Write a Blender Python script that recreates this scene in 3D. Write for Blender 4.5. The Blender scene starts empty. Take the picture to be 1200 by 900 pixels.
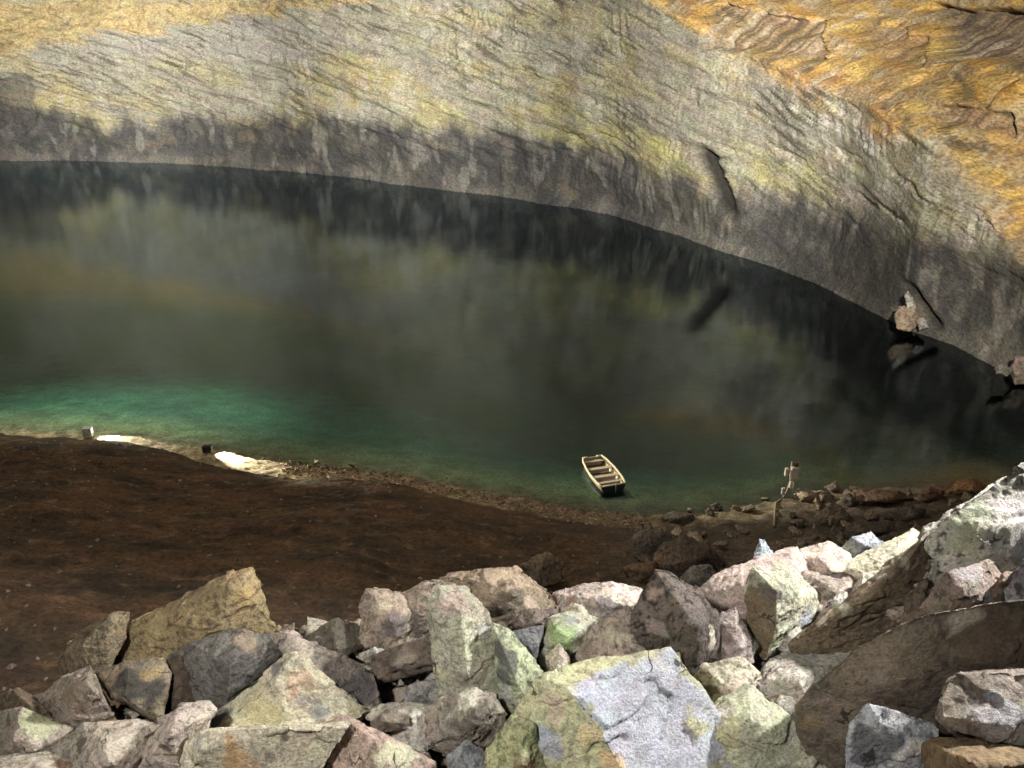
import bpy, bmesh, math, random
import numpy as np
from mathutils import Vector, Matrix
from mathutils.bvhtree import BVHTree
R = math.radians
rng = np.random.default_rng(7)
scene = bpy.context.scene
COL = scene.collection

# ------------------------------------------------------------ camera, air, light
CAMZ = 23.6; PITCH = 23.0; F = 1000.0            # focal length in photo pixels (photo is 1200 wide)
cam_d = bpy.data.cameras.new('camera'); cam = bpy.data.objects.new('camera', cam_d); COL.objects.link(cam)
cam.location = (0, 0, CAMZ); cam.rotation_euler = (R(90 - PITCH), 0, 0)
cam_d.sensor_width = 36; cam_d.lens = 36 * F / 1200; cam_d.clip_end = 2000; cam_d.clip_start = 0.1
scene.camera = cam
scene.view_settings.view_transform = 'Standard'; scene.view_settings.look = 'None'
scene.view_settings.gamma = 1; scene.view_settings.exposure = 0.0
w = bpy.data.worlds.new('World'); scene.world = w; w.use_nodes = True
bg = w.node_tree.nodes['Background']; bg.inputs[0].default_value = (0.85, 0.88, 0.92, 1); bg.inputs[1].default_value = 0.075
scene.render.resolution_x = 1024; scene.render.resolution_y = 768
scene.cycles.max_bounces = 6; scene.cycles.transparent_max_bounces = 6
scene.cycles.caustics_reflective = False; scene.cycles.caustics_refractive = False

def flood(name, loc, aim, power, cone, color, radius=0.3, blend=0.5):
    l = bpy.data.lights.new(name, 'SPOT'); o = bpy.data.objects.new(name, l); COL.objects.link(o)
    o.location = loc; o.rotation_euler = (Vector(aim) - Vector(loc)).to_track_quat('-Z', 'Y').to_euler()
    l.energy = power; l.spot_size = R(cone); l.spot_blend = blend; l.color = color; l.shadow_soft_size = radius
    return o
# the cave's unseen floodlights round the viewing platform, then three added fill lights
flood('wall_flood_lamp', (-48, -3, 36), (-92, 158, 24), 1450000, 42, (1, .955, .87), .8, .8)
flood('wall_flood_lamp', (-25, -4, 38), (-38, 145, 24), 1080000, 42, (1, .955, .87), .8, .8)
flood('wall_flood_lamp', (-4, -5, 40), (8, 110, 22), 780000, 46, (1, .955, .87), .8, .8)
flood('wall_flood_lamp', (8, -6, 38), (40, 68, 19), 360000, 50, (1, .92, .78), .8, .8)
flood('rock_flood_lamp', (15.5, 12.5, 27.5), (1.5, 10, 14.6), 40000, 62, (1, .97, .93), .6, .7)
flood('rock_flood_lamp', (-4, 1.0, 26), (-.3, 9.5, 14.5), 9500, 64, (1, .95, .88), .4, .8)
flood('lake_fill_light', (-27, 54, 24), (-27, 53.5, 0), 20000, 62, (.95, 1, .85), .5, 1.0)  # added overhead light that makes the shallows glow
flood('boat_fill_light', (-30, 60, 19), (7.5, 44.0, .3), 140000, 15, (1, .94, .78), .2, .7)  # added narrow light to brighten the boat and the post
flood('shore_fill_light', (-12, 42, 40), (-8, 28, 3), 19000, 110, (1, .82, .62), 1.5, .9)  # added warm light standing in for ambient on the dirt slope

# ------------------------------------------------------------ projection helpers
cp, sp = math.cos(R(PITCH)), math.sin(R(PITCH))
def ray(px, py):
    a = (np.asarray(px, float) - 600) / F; b = (np.asarray(py, float) - 450) / F
    return np.stack([a, cp - b * sp, -sp - b * cp], -1)          # not normalised
def at_d(px, py, d):                                               # point at y-distance d
    r = ray(px, py); k = np.asarray(d) / r[..., 1]
    return np.stack([r[..., 0] * k, r[..., 1] * k, CAMZ + r[..., 2] * k], -1)
def at_z(px, py, z=0.0):
    r = ray(px, py); k = (z - CAMZ) / r[..., 2]
    return np.stack([r[..., 0] * k, r[..., 1] * k, CAMZ + r[..., 2] * k], -1)
def pix(P):
    P = np.asarray(P, float); x = P[..., 0]; y = P[..., 1]; z = P[..., 2] - CAMZ
    zc = y * cp - z * sp; yc = y * sp + z * cp
    return 600 + F * x / zc, 450 - F * yc / zc

# ------------------------------------------------------------ vector noise
_P = np.random.default_rng(3).permutation(256).astype(np.int64); _P = np.concatenate([_P, _P, _P])
_G = np.random.default_rng(4).normal(size=(256, 3)); _G /= np.linalg.norm(_G, axis=1)[:, None]
def pn(x, y, z=0.0):
    x, y, z = np.broadcast_arrays(np.asarray(x, float), np.asarray(y, float), np.asarray(z, float))
    xi = np.floor(x).astype(np.int64); yi = np.floor(y).astype(np.int64); zi = np.floor(z).astype(np.int64)
    xf = x - xi; yf = y - yi; zf = z - zi
    u = xf**3*(xf*(xf*6-15)+10); v = yf**3*(yf*(yf*6-15)+10); t = zf**3*(zf*(zf*6-15)+10)
    xi &= 255; yi &= 255; zi &= 255
    def g(i, j, k):
        h = _P[_P[_P[(xi+i) & 255] + ((yi+j) & 255)] + ((zi+k) & 255)]
        q = _G[h]; return q[..., 0]*(xf-i) + q[..., 1]*(yf-j) + q[..., 2]*(zf-k)
    l = lambda a, b, s: a + (b-a)*s
    return 1.5*l(l(l(g(0,0,0), g(1,0,0), u), l(g(0,1,0), g(1,1,0), u), v),
             l(l(g(0,0,1), g(1,0,1), u), l(g(0,1,1), g(1,1,1), u), v), t)
def fbm(x, y, z=0.0, n=4, gain=.5):
    s = 0; a = 1; f = 1
    for i in range(n):
        s = s + a*pn(np.asarray(x)*f + 17.3*i, np.asarray(y)*f - 9.1*i, np.asarray(z)*f + 4.7*i); a *= gain; f *= 2.03
    return s
def rid(x, y, z=0.0, n=3):
    s = 0; a = 1; f = 1
    for i in range(n):
        s = s + a*(1 - 2*np.abs(pn(np.asarray(x)*f + 7.3*i, np.asarray(y)*f - 3.1*i, np.asarray(z)*f + 1.7*i))); a *= .5; f *= 2.1
    return s
def ss(a, b, x):
    t = np.clip((np.asarray(x, float) - a) / (b - a), 0, 1); return t*t*(3-2*t)
def mix(a, b, t):
    t = np.asarray(t)[..., None]; return np.asarray(a)*(1-t) + np.asarray(b)*t

# ------------------------------------------------------------ mesh helpers
def mesh_from(name, V, Fc, mat, parent=None, col=None, smooth=True):
    me = bpy.data.meshes.new(name)
    V = np.asarray(V, np.float32); me.vertices.add(len(V)); me.vertices.foreach_set('co', V.ravel())
    Fc = np.asarray(Fc, np.int32); k = Fc.shape[1]
    me.loops.add(Fc.size); me.loops.foreach_set('vertex_index', Fc.ravel())
    me.polygons.add(len(Fc)); me.polygons.foreach_set('loop_start', np.arange(0, Fc.size, k, dtype=np.int32))
    me.polygons.foreach_set('loop_total', np.full(len(Fc), k, np.int32))
    me.update(calc_edges=True); me.validate()
    me.polygons.foreach_set('use_smooth', np.full(len(me.polygons), bool(smooth)))
    if col is not None: set_col(me, col)
    me.materials.append(mat)
    o = bpy.data.objects.new(name, me); COL.objects.link(o)
    if parent: o.parent = parent
    return o
def set_col(me, c):
    a = me.color_attributes.new('Tint', 'FLOAT_COLOR', 'POINT')
    c = np.asarray(c, np.float32); c = np.concatenate([c, np.ones((len(c), 1), np.float32)], 1) if c.shape[1] == 3 else c
    a.data.foreach_set('color', c.ravel())
def obj(name, bm, mat, parent=None, smooth=False):
    me = bpy.data.meshes.new(name); bmesh.ops.recalc_face_normals(bm, faces=bm.faces); bm.to_mesh(me); bm.free()
    if smooth:
        for p in me.polygons: p.use_smooth = True
    me.materials.append(mat); o = bpy.data.objects.new(name, me); COL.objects.link(o)
    if parent: o.parent = parent
    return o
def tag(o, label=None, cat=None, group=None, kind=None):
    if label: o['label'] = label
    if cat: o['category'] = cat
    if group: o['group'] = group
    if kind: o['kind'] = kind
    return o
def empty(name, loc, rz=0.0):
    o = bpy.data.objects.new(name, None); COL.objects.link(o); o.location = loc; o.rotation_euler = (0, 0, rz); return o
def box(bm, c, s, bev=0.0, rot=None):
    r = bmesh.ops.create_cube(bm, size=1.0, matrix=Matrix.Translation(c) @ (rot or Matrix()) @ Matrix.Diagonal((*s, 1)))
    if bev: bmesh.ops.bevel(bm, geom=list({e for v in r['verts'] for e in v.link_edges}), offset=bev, segments=2, affect='EDGES')
def tube(bm, pts, r, n=8):
    rings = []
    pts = [Vector(p) for p in pts]
    for i, p in enumerate(pts):
        t = (pts[min(i+1, len(pts)-1)] - pts[max(i-1, 0)]).normalized()
        a = t.orthogonal().normalized(); b = t.cross(a)
        if i and a.dot(pa) < 0: a, b = -a, -b
        pa = a
        rings.append([bm.verts.new(p + r*(a*math.cos(k*2*math.pi/n) + b*math.sin(k*2*math.pi/n))) for k in range(n)])
    for A, B in zip(rings, rings[1:]):
        off = min(range(n), key=lambda s: (A[0].co - B[s].co).length)
        for k in range(n): bm.faces.new((A[k], A[(k+1) % n], B[(k+1+off) % n], B[(k+off) % n]))
    bm.faces.new(rings[0][::-1]); bm.faces.new(rings[-1])

# ------------------------------------------------------------ materials
def nodes(name):
    m = bpy.data.materials.new(name); m.use_nodes = True; nt = m.node_tree
    b = nt.nodes['Principled BSDF']; return m, nt, b
def N(nt, typ, **kw):
    n = nt.nodes.new(typ)
    for k, v in kw.items():
        if k in n.inputs: n.inputs[k].default_value = v
        else: setattr(n, k, v)
    return n
def noise(nt, vec, scale, detail=6, rough=.6):
    n = N(nt, 'ShaderNodeTexNoise', Scale=scale, Detail=detail, Roughness=rough); nt.links.new(vec, n.inputs['Vector']); return n.outputs['Fac']
def ramp(nt, fac, stops):
    r = N(nt, 'ShaderNodeValToRGB'); e = r.color_ramp.elements
    while len(e) < len(stops): e.new(.5)
    for el, (p, c) in zip(e, stops): el.position = p; el.color = (c, c, c, 1) if not hasattr(c, '__len__') else (*c, 1)
    nt.links.new(fac, r.inputs[0]); return r.outputs[0]
def mul(nt, a, b, fac=1.0, typ='MULTIPLY'):
    m = N(nt, 'ShaderNodeMix', data_type='RGBA', blend_type=typ); m.inputs[0].default_value = fac
    nt.links.new(a, m.inputs[6])
    if hasattr(b, 'is_linked'): nt.links.new(b, m.inputs[7])
    else: m.inputs[7].default_value = (*b, 1)
    return m.outputs[2]
def tint_mat(name, fine, mid, bumpd, rough=.85, speck=(.38, .62), bstr=.6, stretch=(1, 1, 1), vec=None, amt=1.0, cracks=0):
    """stone or earth whose colour, painted light and shade included, is the Tint attribute, broken up by procedural grain"""
    m, nt, b = nodes(name)
    at = N(nt, 'ShaderNodeAttribute', attribute_name='Tint')
    tc = N(nt, 'ShaderNodeTexCoord'); mp = N(nt, 'ShaderNodeMapping'); mp.inputs['Scale'].default_value = stretch
    nt.links.new(N(nt, 'ShaderNodeAttribute', attribute_name=vec).outputs['Vector'] if vec else tc.outputs['Object'], mp.inputs['Vector']); v = mp.outputs['Vector']
    n1 = noise(nt, v, mid, 8, .65); n2 = noise(nt, v, fine, 5, .7)
    c = mul(nt, at.outputs['Color'], ramp(nt, n1, [(.28, 1-.55*amt), (.5, 1.0), (.72, 1+.45*amt)]))
    c = mul(nt, c, ramp(nt, n2, [(speck[0], .55), (.5, 1.0), (speck[1], 1.4)]))
    hs = N(nt, 'ShaderNodeMix', data_type='RGBA', blend_type='OVERLAY'); hs.inputs[0].default_value = .13
    nc = N(nt, 'ShaderNodeTexNoise', Scale=mid*.6, Detail=4); nt.links.new(v, nc.inputs['Vector'])
    nt.links.new(c, hs.inputs[6]); nt.links.new(nc.outputs['Color'], hs.inputs[7])
    nt.links.new(hs.outputs[2], b.inputs['Base Color'])
    b.inputs['Roughness'].default_value = rough
    if cracks:
        wv = N(nt, 'ShaderNodeVectorMath', operation='MULTIPLY_ADD'); nt.links.new(nc.outputs['Color'], wv.inputs[0]); wv.inputs[1].default_value = (.5, .5, .5); nt.links.new(v, wv.inputs[2])
        vo = N(nt, 'ShaderNodeTexVoronoi', feature='DISTANCE_TO_EDGE', Scale=cracks); nt.links.new(wv.outputs[0], vo.inputs['Vector'])
        n3 = noise(nt, v, 1.7, 3, .5); th = N(nt, 'ShaderNodeMath', operation='MULTIPLY_ADD'); nt.links.new(n3, th.inputs[0]); th.inputs[1].default_value = -.22; nt.links.new(vo.outputs['Distance'], th.inputs[2])
        sh = N(nt, 'ShaderNodeMath', operation='ADD'); nt.links.new(th.outputs[0], sh.inputs[0]); sh.inputs[1].default_value = .132
        cr = ramp(nt, sh.outputs[0], [(0.0, .15), (.006, .35), (.013, 1.0)])
        nt.links.new(mul(nt, hs.outputs[2], cr), b.inputs['Base Color'])
    add = N(nt, 'ShaderNodeMath', operation='MULTIPLY_ADD'); nt.links.new(n1, add.inputs[0]); add.inputs[1].default_value = 1.6; nt.links.new(n2, add.inputs[2])
    bp = N(nt, 'ShaderNodeBump', Strength=bstr, Distance=bumpd); nt.links.new(add.outputs[0], bp.inputs['Height']); nt.links.new(bp.outputs[0], b.inputs['Normal'])
    return m
M_ROCK = tint_mat('quarried_stone', 30, 5, .08, .75, amt=.5, speck=(.3, .7), bstr=.75, cracks=1.6)
M_SHORE = tint_mat('shore_stone', 14, 3, .06, .85, amt=.8)
M_EARTH = tint_mat('brown_earth', 6, .7, .12, .95, bstr=.8)
M_WALL = tint_mat('cave_wall_rock', 6.0, .9, .14, .85, bstr=.8, vec='Strata', amt=.32)
def plain(name, c, rough=.6, metal=0, wear=.3, scale=9):
    m, nt, b = nodes(name); tc = N(nt, 'ShaderNodeTexCoord')
    n = noise(nt, tc.outputs['Object'], scale, 6, .65)
    rgb = N(nt, 'ShaderNodeRGB'); rgb.outputs[0].default_value = (*c, 1)
    nt.links.new(mul(nt, rgb.outputs[0], ramp(nt, n, [(.3, 1-wear), (.6, 1.0)])), b.inputs['Base Color'])
    b.inputs['Roughness'].default_value = rough; b.inputs['Metallic'].default_value = metal; return m

# water: reflecting surface over a clear, slightly green body
m, nt, b = nodes('lake_water'); nt.nodes.remove(b); out = nt.nodes['Material Output']
tc = N(nt, 'ShaderNodeTexCoord'); mp = N(nt, 'ShaderNodeMapping'); nt.links.new(tc.outputs['Object'], mp.inputs['Vector'])
wn = noise(nt, mp.outputs[0], .55, 3, .5)
bp = N(nt, 'ShaderNodeBump', Strength=.10, Distance=.10); nt.links.new(wn, bp.inputs['Height'])
fr = N(nt, 'ShaderNodeFresnel', IOR=1.52); nt.links.new(bp.outputs[0], fr.inputs['Normal'])
tr = N(nt, 'ShaderNodeBsdfTransparent'); tr.inputs[0].default_value = (.85, .95, .92, 1)
gl = N(nt, 'ShaderNodeBsdfGlossy', Roughness=.10); gl.inputs[0].default_value = (.78, .92, 1, 1); nt.links.new(bp.outputs[0], gl.inputs['Normal'])
va = N(nt, 'ShaderNodeVolumeAbsorption', Density=.10); va.inputs['Color'].default_value = (.12, .74, .60, 1); nt.links.new(va.outputs[0], out.inputs['Volume'])
ms = N(nt, 'ShaderNodeMixShader'); nt.links.new(fr.outputs[0], ms.inputs[0]); nt.links.new(tr.outputs[0], ms.inputs[1]); nt.links.new(gl.outputs[0], ms.inputs[2])
nt.links.new(ms.outputs[0], out.inputs['Surface']); M_WATER = m

# ------------------------------------------------------------ ground
shore_px = np.array([(-500,470),(-200,492),(0,504),(100,507),(165,513),(240,526),(300,537),(345,544),(430,553),(470,560),(560,574),(640,590),(740,604),(800,604),(850,597),(900,588),(950,580),(1060,570),(1160,562),(1300,550),(1500,535)])
SW = at_z(shore_px[:, 0], shore_px[:, 1])
def yw(x): return np.interp(x, SW[:, 0], SW[:, 1]) + .25*fbm(np.asarray(x)*.4, 3.3, 0, 4)
def terr_z(x): return 14.2 + 1.7*ss(3.5, 7.5, x)
def ground_z(x, y):
    x = np.asarray(x, float); y = np.asarray(y, float)
    t = yw(x) - y
    lip = 1 - ss(-7, 0, x)
    up = np.clip(t, 0, None); bw = 1.6 + .9*ss(-21, -17, x)*(1-ss(-12, -8, x))
    z = .11*np.minimum(up, bw) + lip*.42*ss(bw, bw+.5, up + .15*pn(x*1.3, y*1.3)) + .335*np.clip(up-bw, 0, None)
    z = np.where(t < 0, np.maximum(.2*t, -14), z)
    rough = ss(3.0, 6.5, t)
    z = z + rough*(.35*fbm(x*.16, y*.28, 1.1, 3) + .13*fbm(x*.8, y*1.5, 2.2, 3) + .05*fbm(x*2.5, y*3.5, 3.2, 3)) + ss(-6, 1, t)*.04*fbm(x*2, y*2, .5, 3)
    rr = ss(4, 9, x)*ss(-.5, 2, t)                                 # rubble shore on the right
    z = z + rr*(.35*np.abs(fbm(x*.6, y*.6, 8, 4)))
    wt = 1 - ss(11.6, 13.8, y + .4*fbm(x*.5, 1.7) + 2.0*ss(-3.6, -6.2, x) )
    zt = terr_z(x) + .3*fbm(x*.9, y*.9, 5, 4)
    return z*(1-wt) + np.maximum(z*.0 + zt, 0)*wt
def axis(a, b, d, lo, hi):
    c = np.arange(a, b+d/2, d); l = [a]; r = [b]; s = d
    while l[-1] > lo: s *= 1.25; l.append(l[-1]-s)
    s = d
    while r[-1] < hi: s *= 1.25; r.append(r[-1]+s)
    return np.concatenate([l[:0:-1], c, r[1:]])
gx = axis(-38, 34, .15, -190, 120); gy = axis(5, 52, .13, -40, 210)
X, Y = np.meshgrid(gx, gy); Z = ground_z(X, Y)
def grid_faces(nr, nc):
    i = np.arange(nr*nc).reshape(nr, nc); return np.stack([i[:-1, :-1], i[:-1, 1:], i[1:, 1:], i[1:, :-1]], -1).reshape(-1, 4)
t = yw(X) - Y
earth = mix([.094, .054, .027], [.05, .032, .018], ss(-.3, .4, fbm(X*.25, Y*.5, 3)))
earth = mix(earth, [.17, .105, .06], ss(.15, .7, fbm(X*1.3, Y*1.3, 6, 3))*.7)
earth = mix(earth, [.11, .085, .06], ss(2, 8, X))
silt = mix([.14, .29, .19], [.08, .19, .14], ss(-.4, .4, fbm(X*.15, Y*.15, 9)))
beach = mix([.42, .34, .2], [.25, .19, .11], ss(-.3, .3, fbm(X*1.2, Y*1.2, 1)))
c = mix(earth, beach, (1-ss(0, .6, t - 1.4 - .9*ss(-21, -17, X)*(1-ss(-12, -8, X))))*(1-ss(-6, 4, X)*.6))
c = mix(c, mix([.34, .36, .19], silt, ss(-1.5, -7, t)), ss(-.2, -2.6, t + .6*fbm(X*.6, Y*.6, 4)))
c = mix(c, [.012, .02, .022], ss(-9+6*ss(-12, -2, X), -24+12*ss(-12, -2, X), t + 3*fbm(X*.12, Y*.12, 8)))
c = mix(c, [.16, .13, .10], 1-ss(11.5, 13.0, Y + 2.0*ss(-3.6, -6.2, X)))
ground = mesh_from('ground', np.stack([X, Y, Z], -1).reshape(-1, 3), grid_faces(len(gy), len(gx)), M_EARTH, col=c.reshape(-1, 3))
tag(ground, kind='structure')

wx = (-190, 120); wy = (30, 212); wz = (-18, 0)
water = mesh_from('water', [(x, y, z) for z in wz for y in wy for x in wx], [(4, 5, 7, 6), (0, 2, 3, 1), (0, 1, 5, 4), (2, 6, 7, 3), (0, 4, 6, 2), (1, 3, 7, 5)], M_WATER, smooth=False)
tag(water, kind='structure')

# ------------------------------------------------------------ the cave wall behind the lake
wl = np.array([(-420,176),(-250,181),(0,188),(60,188),(180,190),(260,194),(340,200),(430,210),(520,222),(600,231),(660,241),(710,252),(760,266),(810,280),(860,294),(910,311),(960,331),(1010,358),(1060,386),(1120,405),(1160,424),(1200,445),(1290,500),(1420,590)], float)
W = at_z(wl[:, 0], wl[:, 1])[:, :2]
W = np.concatenate([[(-170, 40), (-178, 90), (-160, 140)], W, [(44, 22), (46, 0), (40, -25)]])
seg = np.r_[0, np.cumsum(np.linalg.norm(np.diff(W, axis=0), axis=1))]
def curve(s):
    return np.stack([np.interp(s, seg, W[:, 0]), np.interp(s, seg, W[:, 1])], -1)
S = [0.0]
while S[-1] < seg[-1]:
    p = curve(S[-1]); px_, py_ = pix([p[0], p[1], 5]); vis = p[1] > 20 and -80 < px_ < 1290
    S.append(S[-1] + (np.hypot(*p)*.0014 if vis else 2.5))
S = np.array(S); H = np.concatenate([np.arange(-2, 12, .13), np.arange(12, 34, .16), np.arange(34, 75, 1.2)])
k = np.exp(-np.linspace(-2, 2, 25)**2); k /= k.sum()
C2 = curve(S); sm = lambda a: np.convolve(np.pad(a, 12, mode='edge'), k, 'valid')
C2s = np.stack([sm(C2[:, 0]), sm(C2[:, 1])], -1)
T = np.gradient(C2s, axis=0); T /= np.linalg.norm(T, axis=1)[:, None]
Nrm = np.stack([T[:, 1], -T[:, 0]], -1)                             # towards the lake
cx, _ = pix(np.stack([C2[:, 0], C2[:, 1], np.full(len(S), 5.)], -1))
cx = np.where(C2[:, 1] > 20, cx, np.where(C2[:, 0] > 0, 1500, -600))
def h_of(px, py):                                                   # wall height seen at a photo row, per column
    q = np.interp(cx, px, py); b_ = (q-450)/F; el = (-sp - b_*cp)/(cp - b_*sp)
    return CAMZ + C2[:, 1]*el
hb = h_of([-600,-100,0,60,150,330,480,600,740,800,860,930,1000,1060,1100,1150,1200,1300,1500], [60,60,70,60,40,18,-10,-20,-8,28,66,100,132,165,200,255,322,420,560])
hd = h_of([-600,0,60,130,200,300,400,470,560,640,700,760,840,900,960,1040,1100,1200,1500], [135,120,130,150,138,142,138,150,148,165,180,195,215,232,245,268,285,310,380])
s2, h2 = np.meshgrid(S, H); HB = np.broadcast_to(hb, s2.shape); HD = np.broadcast_to(hd, s2.shape); CX = np.broadcast_to(cx, s2.shape)
u = h2 + .22*s2
warp = fbm(s2*.05, h2*.08, 2, 3)
up = np.clip(h2 - HB - 1.2*warp, 0, None)
bk = np.floor(s2/2.6 + .5*pn(s2*.12, h2*.25, 5)); hsh = np.modf(np.abs(np.sin(bk*127.1)*437.5))[0]; q_ = up/1.5 + .75*hsh + .6*fbm(s2*.03, u*.05, 91, 2); qf = np.floor(q_); ter = .62*up + .38*np.clip(1.5*(qf + ss(.62, 1.0, q_-qf) - .3)*ss(0, .8, up) , 0, None)
disp = 1.5*fbm(s2*.045, h2*.06, 0, 3) + .05*h2 - np.clip(ter, 0, 7)*(.5 + 1.5*ss(560, 800, CX))
lean = disp.copy()
stp = fbm(s2*.05, u*.42, 3, 3)*5; fl = np.floor(stp); fr_ = stp - fl
disp += .16*(fl + ss(.62, .9, fr_))*ss(3, 10, h2)
disp += .24*fbm(s2*.07, u*.9, 7, 3, .6)*ss(3, 9, h2) + .05*rid(s2*.16, u*1.2, 9, 3) + .15*fbm(s2*.5, h2*.5, 71, 4)
disp += .16*fbm(s2*.30, u*1.0, 11, 4)*(ss(3, 9, h2)*.8+.2)
low = 1 - ss(0, 4, h2 - HD)
disp += low*(.22*fbm(s2*.6, h2*.2, 4, 3) + .35*fbm(s2*.2, h2*.3, 6, 3))
disp += .10*fbm(s2*1.6, h2*1.6, 9, 3) + .25*ss(.25, .5, pn(s2*.14, h2*.25, 3.3))*fbm(s2*1.2, h2*.3, 2, 3)*2
blk = fbm(s2*.18, u*.8, 14, 2); disp -= .7*ss(.36, .40, blk)*ss(5, 8, h2)          # plucked-out blocks
px2, py2 = pix(np.stack([np.broadcast_to(C2[:, 0], s2.shape), np.broadcast_to(C2[:, 1], s2.shape), h2], -1))
axis_x = 832 + (py2-180)*.42
slot = np.exp(-((px2-axis_x)/(8+3.5*pn(h2*.8, 1.2)))**2)*ss(165, 185, py2)*(1-ss(235, 262, py2))

gap = np.exp(-((px2-(1068+(py2-345)*.7))/6)**2)*ss(320, 345, py2)*(1-ss(378, 392, py2))
def patch(x0, y0, x1, y1, f, slant=0.0):
    jx = fbm(s2*.3, h2*.3, 51, 3)*f*2; jy = fbm(s2*.3, h2*.3, 52, 3)*f*2; a_ = px2 + jx; b_ = py2 + jy - slant*(px2-x0)
    return ss(x0-f, x0+f, a_)*(1-ss(x1-f, x1+f, a_))*ss(y0-f, y0+f, b_)*(1-ss(y1-f, y1+f, b_))
_b = np.stack([C2s[:, 0] + Nrm[:, 0]*lean, C2s[:, 1] + Nrm[:, 1]*lean, h2 + 0*lean], -1); bx2, by2 = px2, py2; px2, py2 = pix(_b)
L1 = patch(825, 8, 962, 58, 4, .12); L2 = patch(1098, 6, 1230, 66, 4, .05); L3 = patch(1096, 122, 1186, 150, 4, .1); L4 = patch(1010, 20, 1080, 60, 5, .3); L5 = patch(-60, 92, 40, 150, 6)
relief = -(1.6*L1 + 2.2*L2 + 1.3*L3 + .9*L4 + .6*L5)*(1 + .3*fbm(s2*.8, h2*.15, 55, 3))
disp = lean + (disp-lean)*(.75 - .40*ss(500, 900, CX)) + relief - 1.5*slot - .8*gap
P3 = np.stack([C2s[:, 0] + Nrm[:, 0]*disp, C2s[:, 1] + Nrm[:, 1]*disp, h2 + 0*disp], -1)
foot = np.clip(1 - np.abs(h2)/1.2, 0, 1)
P3[..., 0] += Nrm[:, 0]*(.5*foot); P3[..., 1] += Nrm[:, 1]*(.5*foot)
# wall colours: minerals, with some warm light and shade painted in
n1 = fbm(s2*.06, u*.22, 21, 5, .6); n2 = fbm(s2*.35, h2*.12, 22, 4, .6); n3 = fbm(s2*.12, u*.9, 23, 5, .65); n4 = fbm(s2*.5, h2*.5, 24, 4, .6)
c = mix([.28, .262, .205], [.33, .295, .18], ss(-.1, .5, n1))
c = mix(c, [.40, .33, .14], ss(.15, .6, fbm(s2*.04, h2*.10, 31, 4, .6))*.6*ss(2, 9, HB+2-h2))
c = mix(c, [.43, .41, .34], ss(.05, .55, n2)*.5)
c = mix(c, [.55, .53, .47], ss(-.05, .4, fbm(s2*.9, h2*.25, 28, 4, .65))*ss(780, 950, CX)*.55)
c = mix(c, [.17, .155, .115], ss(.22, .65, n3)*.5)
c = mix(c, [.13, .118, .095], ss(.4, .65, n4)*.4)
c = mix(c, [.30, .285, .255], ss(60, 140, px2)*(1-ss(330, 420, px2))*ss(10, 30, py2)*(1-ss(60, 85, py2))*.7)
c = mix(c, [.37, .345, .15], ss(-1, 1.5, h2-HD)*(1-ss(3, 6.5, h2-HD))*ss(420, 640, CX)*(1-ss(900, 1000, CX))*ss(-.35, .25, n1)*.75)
stk = fbm(s2*.16, (h2+.40*s2)*1.5, 81, 5, .65); c = mix(c, [.10, .088, .062], ss(.18, .42, stk)*ss(-.1, .35, fbm(s2*.06, h2*.12, 82, 3))*.8)
och = ss(-1.2, 1.0, h2 - HB + 1.5*fbm(s2*.10, u*.35, 33, 4, .6))  # ochre stain and warm lamplight, both put into the colour
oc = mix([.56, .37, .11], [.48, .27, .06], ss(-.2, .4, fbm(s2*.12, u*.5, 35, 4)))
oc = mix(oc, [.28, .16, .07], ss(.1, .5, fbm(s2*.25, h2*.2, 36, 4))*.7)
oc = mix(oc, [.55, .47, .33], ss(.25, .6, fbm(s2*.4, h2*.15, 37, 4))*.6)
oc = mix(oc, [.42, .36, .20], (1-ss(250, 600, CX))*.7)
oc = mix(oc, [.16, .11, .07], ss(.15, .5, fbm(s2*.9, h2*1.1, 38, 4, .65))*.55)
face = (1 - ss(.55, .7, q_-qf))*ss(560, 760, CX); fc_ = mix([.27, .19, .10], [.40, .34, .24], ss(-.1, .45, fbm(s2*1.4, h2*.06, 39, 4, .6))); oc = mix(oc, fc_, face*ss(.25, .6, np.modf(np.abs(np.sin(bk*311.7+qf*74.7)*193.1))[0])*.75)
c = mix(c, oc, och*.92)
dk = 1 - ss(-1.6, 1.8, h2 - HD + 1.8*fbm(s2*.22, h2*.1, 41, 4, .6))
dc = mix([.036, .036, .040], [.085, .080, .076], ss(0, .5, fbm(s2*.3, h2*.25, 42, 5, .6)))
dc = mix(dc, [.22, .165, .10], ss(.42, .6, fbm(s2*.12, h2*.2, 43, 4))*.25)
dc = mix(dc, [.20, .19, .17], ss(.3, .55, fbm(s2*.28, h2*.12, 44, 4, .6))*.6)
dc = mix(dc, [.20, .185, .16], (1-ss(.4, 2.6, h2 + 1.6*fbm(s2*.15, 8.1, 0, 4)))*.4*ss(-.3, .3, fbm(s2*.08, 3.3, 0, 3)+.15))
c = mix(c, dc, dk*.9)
c = mix(c, [.012, .010, .008], np.clip(slot*1.5 + gap*.9, 0, 1)*.95)  # shade inside the crevice and the boulder gap painted near black
vs = fbm(s2*1.3, h2*.06, 61, 4, .6)
lc = mix([.30, .21, .12], [.15, .11, .08], ss(-.1, .4, vs)); lc = mix(lc, [.45, .40, .31], ss(.15, .5, -vs)*.7)
c = mix(c, lc, np.clip(L1*.85 + L3*.95 + L4*.6, 0, 1)); c = mix(c, lc*.7 + np.array([.05, .045, .04]), L2*.95); c = mix(c, [.07, .065, .06], L5*.6)
top = ss(0, 2.5, h2 - 26 - 1*n1); c = mix(c, mix([.30, .29, .21], [.22, .23, .13], ss(-.2, .3, n1)), top)
c = mix(c, [.05, .045, .035], ss(50, 62, h2)*.9)  # colour gets darker towards the top of the wall
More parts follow.
